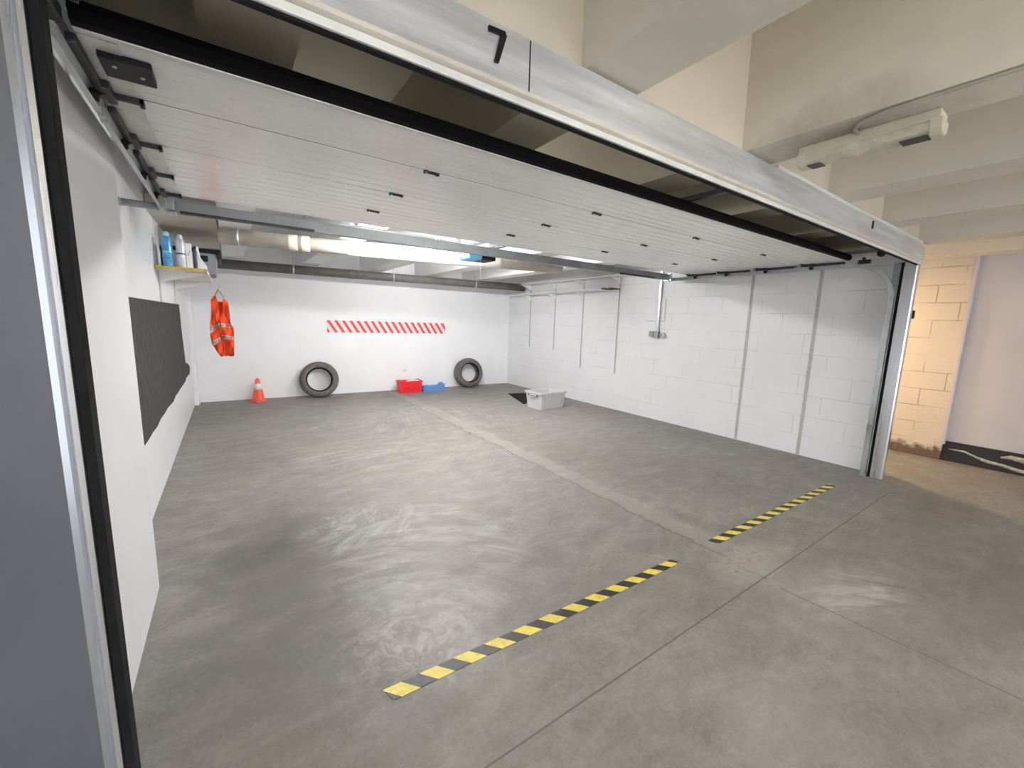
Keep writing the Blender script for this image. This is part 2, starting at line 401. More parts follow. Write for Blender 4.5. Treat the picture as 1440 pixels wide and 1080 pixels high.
struct('floor', MB().box(-4, 7.6, -5, 9.2, -.12, 0), 'floor')['label'] = 'worn grey concrete garage floor with pale tyre marks and a filled trench'
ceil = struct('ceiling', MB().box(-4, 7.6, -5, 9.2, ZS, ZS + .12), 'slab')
ceil['label'] = 'ribbed concrete ceiling running from the corridor into the garage'
for k in range(-3, 7):
    x = -.036 + 1.108 * k
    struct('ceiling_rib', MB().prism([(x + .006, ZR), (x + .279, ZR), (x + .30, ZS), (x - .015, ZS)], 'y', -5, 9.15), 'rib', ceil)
wl = struct('wall_left', MB().box(XL - .2, XL, YD + .04, 8.55, 0, ZS), 'wall_l'); wl['label'] = 'white painted block wall on the left with a black mat'
struct('wall_left_pier', MB().box(XL + .001, -.404, 1.985, 2.775, 0, ZS, .006), 'pier')['label'] = 'smooth white pier on the left just inside the door'
struct('wall_corner_pier', MB().box(XL + .001, -.49, 8.36, 8.60, 0, ZS), 'pier')['label'] = 'narrow white pier in the far left corner'
wb = MB(); wb.prism([(XL - .2, yb(XL - .2)), (XR + .2, yb(XR + .2)), (XR + .2, 9.0), (XL - .2, 9.0)], 'z', 0, ZS)
struct('wall_back', wb, 'wall_b')['label'] = 'white painted back wall of the garage'
wr = struct('wall_right', MB().box(XR, XR + .12, YD + .06, 8.5, 0, ZS), 'wall_r'); wr['label'] = 'white painted block wall on the right'
struct('wall_front', MB().box(-4, XR + .12, YD + .025, YD + .14, 2.37, ZS), 'head')['label'] = 'concrete wall above the garage door between the ceiling ribs'
struct('wall_corridor', MB().box(7.06, 7.3, .985, 9.0, 0, ZS), 'corr')['label'] = 'cream painted brick wall of the side passage with a crumbling base'
wp = struct('wall_side', MB().box(7.10, 7.3, -5, .985, .24, ZS), 'panel'); wp['label'] = 'lilac grey rendered panel with a black base beside the cream bricks'
struct('base_band', MB().box(7.085, 7.3, -5, .985, 0, .24, .004), 'bitumen', wp)
e = MB(); random.seed(3)
ef = [(.93, .15), (.80, .15), (.70, .11), (.62, .085), (.5, .075), (.38, .05), (.2, .04)]
e.tube([(7.085, y, z) for y, z in ef], [.006, .012, .012, .02, .016, .02, .012], 8)
e.tube([(7.085, y, z) for y, z in [(.52, .16), (.45, .18), (.36, .17), (.25, .15)]], [.01, .025, .03, .01], 8)
struct('salt_bloom', e, 'limewhite', wp)
struct('panel_reveal', MB().box(7.05, 7.11, .965, 1.0, .2, 2.5, .008), 'panel', wp)
sl = struct('wall_outer', MB().box(-4, -.292, YD - .012, YD + .022, 0, 2.6), 'slate'); sl['label'] = 'dark slate grey cladding left of the door post'

# ---------------------------------------------------------------- door frame
fr = thing('door_frame', (2.65, YD, 0), 'brushed metal frame around the garage opening, with a number 7 on its header', 'door frame')
lp = MB()
lp.prism([(-.292, YD - .012), (-.279, YD - .02), (-.276, YD - .008), (-.270, YD - .02), (-.262, YD - .015), (-.260, YD + .02), (-.292, YD + .02)], 'z', 0, 2.20)
post_l = part('post', lp, 'alu', fr)
part('rubber_seal', MB().box(-.2595, -.2425, YD - .012, YD + .036, 0, 2.2, .003), 'rubber', fr)
rp = MB(); rp.prism([(5.50, YD), (5.508, YD - .012), (5.575, YD - .012), (5.585, YD), (5.585, YD + .085), (5.50, YD + .085)], 'z', 0, 2.225)
part('post', rp, 'alu', fr)
part('rubber_seal', MB().box(5.49, 5.5, YD + .086, YD + .11, 0, 2.2, .003), 'rubber', fr)
hd = part('header_panel', MB().box(-.3, 5.66, YD - .012, YD + .012, 2.215, 2.372, .002), 'alu_face', fr, label='wide brushed metal strip over the opening')
lip = MB(); lip.prism([(YD - .018, 2.195), (YD - .03, 2.20), (YD - .03, 2.212), (YD - .012, 2.222), (YD + .012, 2.222), (YD + .012, 2.195)], 'x', -.3, 5.64)
part('header_lip', lip, 'cream', hd)
part('header_rail', MB().box(-.3, 5.585, YD - .02, YD + .02, 2.172, 2.194, .004), 'white', hd)
part('rubber_seal', MB().box(-.25, 5.5, YD - .012, YD + .006, 2.164, 2.1715, .002), 'rubber', hd)
part('lip_highlight', MB().tube([(x, YD - .008, 2.378 + .004 * math.sin(x * 3)) for x in [2.5 + .1 * i for i in range(31)]], .011, 8), 'white', hd)  # white strip standing in for light caught along the header's top lip
seven = MB()
seven.prism([(.670, 2.349), (.726, 2.353), (.732, 2.342), (.706, 2.262), (.692, 2.262), (.712, 2.339), (.671, 2.336)], 'y', YD - .020, YD - .012)
part('number_seven', seven, 'black', hd, label='black digit 7 on the metal header')
part('panel_joint', MB().box(.822, .826, YD - .0135, YD - .011, 2.222, 2.368), 'dark', hd)
part('post_catch', MB().box(5.586, 5.64, YD - .02, YD + .03, 1.66, 1.74, .004), 'black', fr, label='black box on the right post')
part('header_catch', MB().box(4.07, 4.085, YD - .02, YD - .012, 2.29, 2.345), 'black', hd)

# ---------------------------------------------------------------- raised sectional door
ZB, ZT = 2.250, 2.290
DX0, DX1 = -.300, 5.40
edges = [1.70, 2.085, 2.57, 3.055, 3.545]
dr = thing('garage_door', (2.6, 2.6, ZB), 'white sectional garage door raised flat under the ceiling, seen from below', 'garage door')
secs = []
for i, (a, b) in enumerate(zip(edges, edges[1:])):
    a2, b2 = a + .0045, b - .0045
    pts = [(a2, ZT), (a2, ZB + .008), (a2 + .007, ZB)]
    n = 4
    for j in range(1, n + 1):
        y = a2 + (b2 - a2) * j / (n + 1)
        pts += [(y - .0038, ZB), (y - .003, ZB + .007), (y + .003, ZB + .007), (y + .0038, ZB)]
    pts += [(b2 - .007, ZB), (b2, ZB + .008), (b2, ZT)]
    secs.append(part('door_section', MB().prism(pts, 'x', DX0, DX1), 'doorw', dr))
for y in edges[1:-1]:
    part('seam_gasket', MB().box(DX0, DX1, y - .004, y + .004, ZB + .004, ZT - .002), 'rubber', dr)
part('bottom_rail', MB().box(DX0, DX1, 1.678, 1.7, ZB - .006, ZT + .006, .003), 'capw', dr)
bs = MB(); bs.prism([(1.678, ZB - .002), (1.655, ZB + .004), (1.645, ZB + .03), (1.655, ZB + .055), (1.678, ZB + .06)], 'x', DX0, DX1)
part('bottom_seal', bs, 'rubber', dr, label='black rubber bottom seal')
for i in range(3):
    for x in ((.90, 2.10, 3.28, 4.46) if i == 0 else (.88, 2.05, 3.22, 4.42)):
        y = edges[i + 1]
        h = MB(); h.box(x - .04, x + .04, y - .012, y + .012, ZB - .004, ZB, .001)
        h.box(x - .045, x - .025, y - .018, y - .004, ZB - .008, ZB)
        h.box(x + .025, x + .045, y + .002, y + .016, ZB - .008, ZB)
        h.tube([(x - .022, y, ZB - .006), (x + .022, y, ZB - .006)], .005, 8)
        for dx in (-.034, 0, .034): h.lathe([(.006, -.006), (.006, 0)], (x + dx, y + (.01 if dx else -.012), ZB - .004), 8)
        part('hinge', h, 'dark', dr)
for side in (0, 1):
    x0 = DX0 - .006 if side == 0 else DX1 - .085; x1 = x0 + .091
    for i, (a, b) in enumerate(zip(edges, edges[1:])):
        e = MB(); e.box(x0, x1, a + .01, b - .012, ZB - .0035, ZB, .001)
        cp = part('end_cap', e, 'capw', dr)
        g = MB(); xm = x0 + .015 if side == 0 else x1 - .015; s = -1 if side == 0 else 1
        # roller carrier: strap across the seam, bolts, roller stem and wheel
        y = b if i < 3 else b - .05
        g.box(x0 + .004, x1 + .01, y - .022, y - .004, ZB - .022, ZB - .004, .002); g.box(x1 - .004, x1 + .01, y - .022, y + .02, ZB - .022, ZB - .004, .002)
        g.box(xm - .012, xm + .012, y - .11, y + .02, ZB - .03, ZB - .004, .004)
        lo = MB(); xo = DX0 - .012 if side == 0 else DX1 + .012
        lo.box(xo - .010, xo + .014, y - .38, y - .05, ZB - .030, ZB - .006, .005); part('side_strip', lo, 'dark', dr)
        for dx in (.02, .07): g.lathe([(.009, -.004), (.009, 0)], (x0 + dx, y + .018, ZB - .0035), 10)
        rh = part('roller_bracket', g, 'dark', dr)
        xt = -.325 if side == 0 else 5.452
        w_ = MB(); w_.tube([(xm, y - .06, ZB - .022), (xt, y - .06, ZB - .04)], .005, 8)
        w_.lathe([(.008, -.009), (.019, -.009), (.021, 0), (.019, .009), (.008, .009)], (xt, y - .06, ZB - .04), 16, 'x')
        part('roller', w_, 'black', rh)
lk = MB(); lk.box(-.272, -.150, 1.772, 1.896, ZB - .022, ZB, .004)
lk2 = part('lock_cover', lk, 'black', dr, label='black plate on the raised door')
part('screw', MB().lathe([(.006, -.003), (.006, 0)], (-.24, 1.81, ZB - .022), 8), 'galv', lk2)
part('screw', MB().lathe([(.006, -.003), (.006, 0)], (-.18, 1.84, ZB - .022), 8), 'galv', lk2)

# ---------------------------------------------------------------- tracks and cross bar
def channel(mb, path, x, w=.046, lip=.018, t=.003, s=1):
    # C channel open towards +s X; path in (y,z)
    P = [Vector((0, p[0], p[1])) for p in path]
    prof = [(0, -w / 2), (0, w / 2), (s * lip, w / 2), (s * lip, w / 2 - t), (s * t, w / 2 - t), (s * t, -w / 2 + t), (s * lip, -w / 2 + t), (s * lip, -w / 2)]
    t_ = bmesh.new(); rings = []
    for i, p in enumerate(P):
        d = (P[min(i + 1, len(P) - 1)] - P[max(i - 1, 0)]).normalized()
        nrm = Vector((0, -d.z, d.y))
        rings.append([t_.verts.new(Vector((x + a, p.y, p.z)) + nrm * b_) for a, b_ in prof])
    for A, B in zip(rings, rings[1:]):
        for k in range(8): t_.faces.new((A[k], A[(k + 1) % 8], B[(k + 1) % 8], B[k]))
    t_.faces.new(rings[0][::-1]); t_.faces.new(rings[-1])
    bmesh.ops.recalc_face_normals(t_, faces=t_.faces[:]); mb.add(t_)
ZTR = 2.205
def track(side):
    x = -.340 if side == 0 else 5.470; s = 1 if side == 0 else -1
    t = thing('door_track', (x, 1.3, 0), ['galvanised steel door track on the left, beside the white pier', 'galvanised steel door track on the right with a curved upper bend'][side], 'door track', 'door tracks')
    yv = 1.30; R_ = .36
    if side == 1:
        m = MB(); channel(m, [(yv, .0), (yv, ZTR - R_)], x, s=s); part('vertical_track', m, 'galv', t)
    m = MB(); channel(m, [(yv + R_ - R_ * math.cos(a), ZTR - R_ + R_ * math.sin(a)) for a in [math.pi / 2 * i / 12 for i in range(13)]], x, s=s)
    part('curved_track', m, 'galv', t)
    m = MB(); channel(m, [(yv + R_, ZTR), (3.87, ZTR)], x, s=s); part('horizontal_track', m, 'galv', t)
    m = MB(); channel(m, [(yv + .1, 2.335), (3.5, 2.335)], x, w=.03, s=s); part('upper_track', m, 'galvd', t)
    if side == 1:
        a = MB(); a.box(x + .006, x + .03, YD + .115, yv + .02, .02, 2.2); part('mounting_angle', a, 'galvd', t)
    for y in (2.2, 3.3):
        b_ = MB(); b_.box(x - .004 if side == 0 else x, x if side == 0 else x + .004, y - .02, y + .02, ZTR - .02, 2.36)
        part('track_bracket', b_, 'galvd', t)
    return t
tl = track(0); tr = track(1)
b = MB(); b.box(XL, -.34, 3.74, 3.78, 2.185, 2.225, .008); part('wall_bracket', b, 'galvd', tl)
b = MB(); b.tube([(XL + .004, 3.70, 2.205), (XL + .004, 3.82, 2.205)], .02, 10); part('wall_plate', b, 'galv', tl)
# fitting cluster at the front corner of each track
for side, t in ((0, tl), (1, tr)):
    x = -.30 if side == 0 else 5.43; s = 1 if side == 0 else -1
    c = MB(); c.box(min(x, x - s * .03), max(x, x - s * .03), 1.50, 1.60, 2.21, 2.25, .004)
    c.lathe([(.02, -.012), (.035, -.012), (.035, .012), (.02, .012)], (x - s * .0, 1.42, 2.30), 18, 'x')
    c.lathe([(.01, -.02), (.015, .02)], (x + s * .02, 1.55, 2.26), 10, 'x')
    part('cable_pulley', c, 'dark', t)
cb = thing('cross_bar', (2.6, 3.87, 2.2), 'grey galvanised cross bar joining the rear ends of the two door tracks', 'rail')
m = MB(); m.prism([(3.84, 2.195), (3.84, 2.278), (3.845, 2.278), (3.845, 2.20), (3.895, 2.20), (3.895, 2.195)], 'x', -.30, 5.44)
part('angle_rail', m, 'galvd', cb)
for a_, b_ in ((-.24, .62), (4.35, 5.05)): part('stiffener', MB().box(a_, b_, 3.80, 3.8385, 2.188, 2.206, .002), 'dark', cb)
for x in (-.29, 5.42):
    m = MB(); m.box(x - .03, x + .03, 3.80, 3.90, 2.185, 2.195, .002); m.box(x - .025, x + .025, 3.80, 3.84, 2.205, 2.29, .003)
    for dx in (-.015, .015): m.lathe([(.009, -.01), (.009, 0)], (x + dx, 3.82, 2.185), 8)
    part('end_bracket', m, 'galv', cb)
for x in (1.72, 1.755): part('hanger_strap', MB().box(x - .005, x + .005, 3.85, 3.86, 2.17, 2.384), 'galvd', cb)
for x in (2.32, 5.3):
    m = MB(); m.box(x - .006, x + .006, 3.85, 3.86, 2.28, 2.384); part('hanger_strap', m, 'galvd', cb)

# ---------------------------------------------------------------- opener
op = thing('door_opener', (2.5, 4.2, 2.2), 'garage door opener with a blue and black motor housing hung under the ceiling', 'door opener')
m = MB(); m.prism([(2.235, 2.215), (2.26, 2.195), (2.40, 2.195), (2.40, 2.300), (2.26, 2.300), (2.235, 2.28)], 'y', 4.14, 4.40, .006)
part('motor_housing', m, 'oblue', op, label='sky blue end of the motor housing')
m = MB(); m.box(2.402, 2.585, 4.15, 4.40, 2.20, 2.298, .006); bk = part('control_housing', m, 'black', op, label='black half of the motor housing')
part('lamp_window', MB().lathe([(.018, 0), (.018, -.004)], (2.47, 4.148, 2.26), 14, 'y'), 'gcrate', bk)
m = MB(); m.box(2.50, 2.54, 1.22, 4.14, 2.315, 2.345, .004); part('drive_rail', m, 'dark', op)
m = MB(); m.box(2.40, 2.46, 1.93, 1.99, 2.30, 2.36, .004); m.box(2.40, 2.52, 1.95, 1.97, 2.345, 2.36); part('carriage', m, 'black', op)
m = MB(); m.tube([(2.52, 3.0, 2.32), (2.52, 3.4, 2.30)], .009, 8); part('pull_arm', m, 'dark', op)
m = MB(); m.box(2.30, 2.312, 4.25, 4.27, 2.30, 2.384); part('hanger_strap', m, 'galv', op)
m = MB(); m.tube([(2.38, 4.15, 2.195), (2.382, 4.14, 2.10), (2.38, 4.14, 1.98)], .0025, 6); part('pull_cord', m, 'cable', op)

# ---------------------------------------------------------------- pipes
def pipe(name, p0, p1, r, mat, label, couplings, rods, group, coupling_mat):
    p0, p1 = Vector(p0), Vector(p1)
    t = thing(name, (p0 + p1) / 2, label, 'pipe', group)
    part('pipe_run', MB().tube([p0, p1], r, 28), mat, t)
    d = (p1 - p0)
    for f in couplings:
        c = p0 + d * f; u = d.normalized()
        part('pipe_collar', MB().tube([c - u * .045, c - u * .035, c + u * .035, c + u * .045], [r * 1.02, r * 1.06, r * 1.06, r * 1.02], 28), coupling_mat, t)
    for f in rods:
        c = p0 + d * f; u = d.normalized()
        m = MB(); m.tube([c - u * .012, c + u * .012], r * 1.05, 28); m.tube([c + Vector((0, 0, r)), Vector((c.x, c.y, ZS if r < .01 else 2.39 if False else 2.62))], .005, 8)
        part('pipe_hanger', m, 'galv', t)
    return t
pu = pipe('heating_pipe', (-.03, 5.3, 2.292), (3.93, 4.57, 2.292), .080, 'pipe_t', 'thick beige and white ceiling pipe crossing above the dark drain pipe', (.165, .195, .52), (.04,), 'ceiling pipes', 'pipe_t')
def pp(f): return Vector((-.03, 5.3, 2.292)).lerp(Vector((3.93, 4.57, 2.292)), f)
m = MB(); m.tube([pp(.30), pp(.305), pp(.60), pp(.70), pp(.76), pp(.77)], [.081, .086, .086, .092, .088, .081], 28)
part('white_wrap', m, 'pipe_w', pu, label='white wrapped stretch of the pipe')
m = MB(); m.box(3.25, 3.45, 4.60, 4.62, 2.33, 2.36); part('strap_plate', m, 'socket', pu)
pl = pipe('drain_pipe', (-.45, 8.12, 2.285), (5.50, 7.62, 2.285), .076, 'pipe_d', 'dark grey drain pipe along the top of the back wall', (.39,), (.235, .515, .80), 'ceiling pipes', 'pipe_d')
# duct board over the shelf
solo('ceiling_duct', MB().box(XL + .002, -.045, 4.9, 7.2, 2.395, 2.52, .004), 'duct', 'beige boxed duct under the ceiling over the left shelf', 'duct')

# ---------------------------------------------------------------- interior tube lights
for (x0, x1, y, z), lab in ((TUBE_A, 'lit fluorescent tube under the ribs just behind the raised door'), (TUBE_B, 'lit fluorescent tube under the ribs behind the beige pipe')):
    t = thing('tube_light', ((x0 + x1) / 2, y, z), lab, 'ceiling light', 'garage tube lights')
    part('lamp_housing', MB().box(x0 - .04, x1 + .04, y - .03, y + .03, z + .022, ZR - .001, .004), 'white', t)
    part('lamp_tube', MB().tube([(x0, y, z), (x1, y, z)], .016, 12), 'tube', t)

struct('wall_opposite', MB().box(-4, 7.6, -4.9, -4.7, 0, ZS), 'pier')['label'] = 'white wall added behind the camera to carry fill tubes and bounce light'  # unseen wall, put in to hold the fill tubes and bounce their light
for x in FILL_TUBES:  # added tubes, set low to graze the raised door's underside
    t = thing('wall_fill_light', (x, -4.65, 1.15), 'unseen fill tube added on the wall across the corridor', 'fill light', 'added fill tubes')
    part('lamp_housing', MB().box(x - .80, x + .80, -4.70, -4.655, 1.11, 1.19, .004), 'white', t)
    part('lamp_tube', MB().tube([(x - .75, -4.63, 1.15), (x + .75, -4.63, 1.15)], .016, 12), 'wtube', t)
for x, y in CORRIDOR_TUBES:
    t = thing('corridor_light', (x, y, 2.55), 'lit fluorescent tube hung between the ribs of the corridor behind the camera', 'ceiling light', 'corridor tube lights')
    part('lamp_housing', MB().box(x - .03, x + .03, y - .64, y + .64, 2.592, 2.612, .004), 'white', t)
    for dy in (-.5, .5): part('hanger_rod', MB().tube([(x, y + dy, 2.61), (x, y + dy, ZS)], .004, 6), 'galv', t)
    part('lamp_tube', MB().tube([(x, y - .6, 2.57), (x, y + .6, 2.57)], .016, 12), 'ctube', t)

# ---------------------------------------------------------------- left wall shelf and what it carries
sh = thing('wall_shelf', (-.35, 6.0, 1.9), 'small white shelf with a yellow front edge on the left wall over the black mat', 'shelf')
m = MB(); m.box(XL + .012, -.150, 5.10, 7.05, 1.905, 1.928, .001); part('shelf_board', m, 'white', sh)
m = MB(); m.box(XL + .012, -.150, 5.088, 5.099, 1.903, 1.930); part('edge_strip', m, 'yellowwood', sh, label='raw yellow front edge')
for y in (5.36, 6.75):
    m = MB(); m.prism([(XL + .012, 1.904), (-.19, 1.904), (-.19, 1.893), (XL + .03, 1.80), (XL + .012, 1.80)], 'y', y - .012, y + .012)
    part('shelf_bracket', m, 'white', sh)
for y in (5.36, 6.75):
    m = MB(); m.box(XL + .0005, XL + .012, y - .016, y + .016, 1.58, 2.39); part('wall_rail', m, 'greystrip', sh)

def can(name, x, y, r, h, body, cap, lab):
    t = thing(name, (x, y, 1.930), lab, 'spray can', 'cans on the left shelf')
    part('can_body', MB().lathe([(r * .9, 0), (r, .005), (r, h * .76), (r * .82, h * .83), (r * .6, h * .86)], (0, 0, 0), 24), body, t, local=True)
    part('can_cap', MB().lathe([(r * .62, h * .86), (r * .62, h * .93), (r * .5, h * .98), (r * .3, h)], (0, 0, 0), 20), cap, t, local=True)
    part('can_label', MB().lathe([(r * 1.008, h * .40), (r * 1.008, h * .44)], (0, 0, 0), 24), 'label' if body == 'canw' else 'canb2', t, local=True)
can('spray_can', -.445, 5.17, .040, .325, 'canb', 'canb2', 'light blue spray can with an aqua cap on the left shelf')
can('spray_can', -.345, 5.17, .037, .310, 'canw', 'canc', 'silver white spray can beside the light blue one')
bx = thing('cardboard_box', (-.285, 5.19, 1.93), 'small white carton behind the silver white spray can', 'box')
part('carton', MB().box(-.022, .022, -.03, .03, 0, .235, .002), 'white', bx, local=True)
part('printed_mark', MB().prism([(-.012, .12), (-.008, .12), (.016, .17), (.012, .17)], 'y', -.0315, -.0301), 'label', bx, local=True)
bt = thing('slim_bottle', (-.238, 5.17, 1.93), 'slim dark bottle between the white carton and the white canister', 'bottle')
part('bottle_body', MB().lathe([(.014, 0), (.016, .004), (.016, .17), (.008, .19)], (0, 0, 0), 16), 'label', bt, local=True)
part('bottle_cap', MB().lathe([(.009, .19), (.009, .215)], (0, 0, 0), 12), 'black', bt, local=True)
jg = thing('canister', (-.205, 5.24, 1.93), 'white canister with a sloping shoulder at the shelf edge', 'canister')
part('canister_body', MB().prism([(-.03, 0), (.055, 0), (.052, .04), (.005, .12), (-.006, .20), (-.03, .20)], 'y', -.03, .04, .004), 'white', jg, local=True)
part('canister_cap', MB().lathe([(.014, .20), (.014, .225)], (-.018, 0, 0), 14), 'white', jg, local=True)
bn = thing('storage_bin', (-.26, 5.98, 1.93), 'dark grey lidded storage bin on the left shelf behind the spray cans', 'storage bin')
m = MB(); m.prism([(-.25, 0), (.165, 0), (.195, .22), (-.27, .22)], 'y', -.30, .30, .008); part('bin_body', m, 'gcrate', bn, local=True)
m = MB(); m.box(-.275, .225, -.33, .33, .221, .262, .006); m.box(.196, .228, -.335, .335, .17, .235, .004); part('bin_lid', m, 'black', bn, local=True)
m = MB(); m.box(.02, .11, -.325, -.305, .13, .19, .004); part('lid_clip', m, 'black', bn, local=True)

# hanging vest at the far end of the shelf
def vp(x, z, y): k = y / 8.3; return Vector((x * k, y, 1.5 + (z - 1.5) * k))
vh = thing('clothes_hanger', (-.11, 7.08, 1.86), 'pale wooden clothes hanger hooked to the far end of the left shelf', 'hanger')
m = MB(); m.tube([vp(-.11, 1.975, 7.09), vp(-.095, 1.955, 7.09), vp(-.10, 1.925, 7.09), vp(-.12, 1.90, 7.09)], .004, 8); part('hook', m, 'galv', vh)
m = MB(); m.tube([vp(-.20, 1.765, 7.10), vp(-.165, 1.80, 7.10), vp(-.12, 1.892, 7.09), vp(-.09, 1.84, 7.08), vp(-.05, 1.765, 7.06)], [.006, .009, .012, .009, .006], 10); part('hanger_arm', m, 'wood', vh)
L_ = [(-.155, 1.793), (-.195, 1.765), (-.227, 1.725), (-.232, 1.587), (-.245, 1.44), (-.263, 1.32), (-.272, 1.179), (-.265, 1.08), (-.237, .979), (-.195, .88), (-.151, .803), (-.110, .805), (-.112, .918), (-.130, 1.086), (-.132, 1.311), (-.126, 1.464), (-.132, 1.58), (-.139, 1.696)]
R_o = [(-.058, 1.758), (-.02, 1.725), (.006, 1.68), (.002, 1.58), (-.001, 1.491), (.003, 1.41), (.012, 1.345), (.055, 1.291), (.052, 1.10), (.040, .916), (.034, .812), (-.01, .800), (-.052, .812), (-.104, .808), (-.108, .918), (-.126, 1.086), (-.128, 1.311), (-.118, 1.464), (-.087, 1.594), (-.062, 1.688)]
def ydep(x, z):
    return 7.06 - .30 * (x + .11) + .018 * math.sin(z * 11 + x * 30) + .012 * math.sin(z * 23 - x * 47) - .05 * math.exp(-((z - 1.2) / .35) ** 2)
def cloth(outline, thick=.012, sub=3, yo=0.0):
    t = bmesh.new(); vs = [t.verts.new((x, 0, z)) for x, z in outline]
    f = t.faces.new(vs); bmesh.ops.triangulate(t, faces=[f])
    for _ in range(sub): bmesh.ops.subdivide_edges(t, edges=t.edges[:], cuts=1, use_grid_fill=True)
    g = bmesh.ops.extrude_face_region(t, geom=t.faces[:])
    nv = {v for v in g['geom'] if isinstance(v, bmesh.types.BMVert)}
    for v in t.verts:
        x, z = v.co.x, v.co.z
        y = ydep(x, z) + yo + (thick if v in nv else 0)
        v.co = vp(x, z, y)
    bmesh.ops.recalc_face_normals(t, faces=t.faces[:])
    for f in t.faces: f.smooth = True
    m = MB(); m.add(t); return m
vest = thing('safety_vest', (-.1, 7.05, .9), 'orange high visibility vest with silver bands hanging by the back wall', 'vest')
part('left_front', cloth(L_), 'orange', vest); part('right_front', cloth(R_o), 'orange', vest)
back = [(-.20, 1.74), (-.13, 1.70), (-.07, 1.70), (-.01, 1.70), (-.005, 1.45), (.04, 1.27), (.03, .84), (-.15, .83), (-.235, 1.0), (-.25, 1.25), (-.215, 1.5)]
part('back_panel', cloth(back, yo=.07), 'orange', vest)
for q in ([(-.2685, 1.265), (-.136, 1.338), (-.136, 1.287), (-.270, 1.209)], [(-.122, 1.342), (-.003, 1.335), (.008, 1.288), (-.122, 1.296)],
          [(-.264, 1.046), (-.136, 1.108), (-.133, 1.062), (-.251, .995)], [(-.122, 1.152), (.045, 1.128), (.044, 1.090), (-.122, 1.108)]):
    cx = sum(p[0] for p in q) / 4; cz = sum(p[1] for p in q) / 4
    big = [(cx + (x - cx) * 1.0, cz + (z - cz) * 1.35) for x, z in q]
    part('reflective_band', cloth(q, .003, 3, -.008), 'refl', vest)
    part('band_border', cloth(big, .003, 3, -.005), 'refledge', vest)

# black mat on the left wall
mt = MB(); random.seed(5)
top = [(3.35, 1.593), (5.2, 1.600), (7.03, 1.610)]
side_ = [(7.06, 1.5), (7.07, 1.31), (7.18, 1.02), (7.26, .80)]
bump_ = [(7.45, .79), (7.68, .745), (7.85, .70), (7.80, .62), (7.66, .60), (7.40, .615), (7.15, .61)]
bot = [(6.95 - .24 * i, .582 + random.uniform(-.012, .012)) for i in range(0, 16)]
mt.prism(top + side_ + bump_ + bot, 'x', XL + .001, XL + .013)
solo('wall_mat', mt, 'mat', 'black felt mat with a ragged lower edge fixed to the left wall', 'mat')

# ---------------------------------------------------------------- back wall sign
yy0, yy1 = yb(1.52), yb(3.98)
m = MB(); m.prism([(1.545, yb(1.545) - .012), (3.985, yb(3.985) - .012), (3.985, yb(3.985) - .001), (1.545, yb(1.545) - .001)], 'z', 1.215, 1.445)
solo('striped_sign', m, 'redwhite', 'long board with red and white diagonal stripes on the back wall', 'sign')
m = MB(); m.lathe([(.035, 0), (.035, -.008), (.028, -.012), (.022, -.006)], (3.06, yb(3.06), .42), 20, 'y')
solo('outlet_cover', m, 'socket', 'small round white cap on the back wall above the red crate', 'outlet cover')

# ---------------------------------------------------------------- floor objects at the back wall
cn = thing('traffic_cone', (.345, 8.33, 0), 'small orange and white traffic cone on the floor by the back wall', 'traffic cone')
m = MB(); m.box(-.118, .118, -.118, .118, 0, .022, .008); part('cone_base', m, 'cone', cn, local=True)
def rc(h): return .098 - (h - .022) / .40 * .072
part('cone_body', MB().lathe([(rc(.022) + .012, .0225), (rc(.04), .04), (rc(.2), .2), (rc(.39), .39), (.022, .405), (.012, .41)], (0, 0, 0), 28), 'cone', cn, local=True)
part('white_band', MB().lathe([(rc(.21) + .002, .21), (rc(.32) + .002, .32)], (0, 0, 0), 28), 'coneband', cn, local=True)
for px_ in (cn,): px_.rotation_euler.z = .5

def tyre(x, y, rz, lean, mat, lab, R=.335, W=.205, rim=.205):
    t = thing('car_tyre', (x, y, 0), lab, 'tyre', 'tyres leaning on the back wall', rz=rz, rx=-lean)
    prof = [(rim, -W * .34), (rim + .02, -W * .46), (rim + .06, -W * .52), (R - .045, -W * .48), (R - .012, -W * .38), (R, -W * .25),
            (R + .001, -W * .13), (R - .008, -W * .12), (R - .008, -W * .09), (R + .002, -W * .08), (R + .002, -.008), (R - .008, -.006), (R - .008, .006), (R + .002, .008),
            (R + .002, W * .08), (R - .008, W * .09), (R - .008, W * .12), (R + .001, W * .13), (R, W * .25), (R - .012, W * .38), (R - .045, W * .48), (rim + .06, W * .52), (rim + .02, W * .46), (rim, W * .34),
            (rim + .012, W * .30), (R - .03, W * .36), (R - .02, 0), (R - .03, -W * .36), (rim + .012, -W * .30)]
    def bf(j, k): return 1.0 - (.014 if (4 <= j <= 6 or 17 <= j <= 19) and k % 3 == 0 else 0)
    mb = MB(); mb.lathe(prof, (0, 0, 0), 72, 'y', closed=True, bumpf=bf)
    for v in mb.bm.verts: v.co.z += R
    part('tyre_carcass', mb, mat, t, local=True)
    bd = MB(); bd.lathe([(rim + .001, -W * .35), (rim + .016, -W * .475), (rim + .022, -W * .485), (rim + .022, -W * .45), (rim + .006, -W * .33)], (0, 0, R), 72, 'y', closed=True)
    part('tyre_bead', bd, 'rubber', t, local=True)
    return t
tyre(1.335, 8.305, -.12, .17, 'tyre', 'brown dusty car tyre leaning on the back wall, left of the red crate')
tyre(4.475, 8.215, -.08, .14, 'tyre2', 'grey car tyre leaning on the back wall near the right corner')

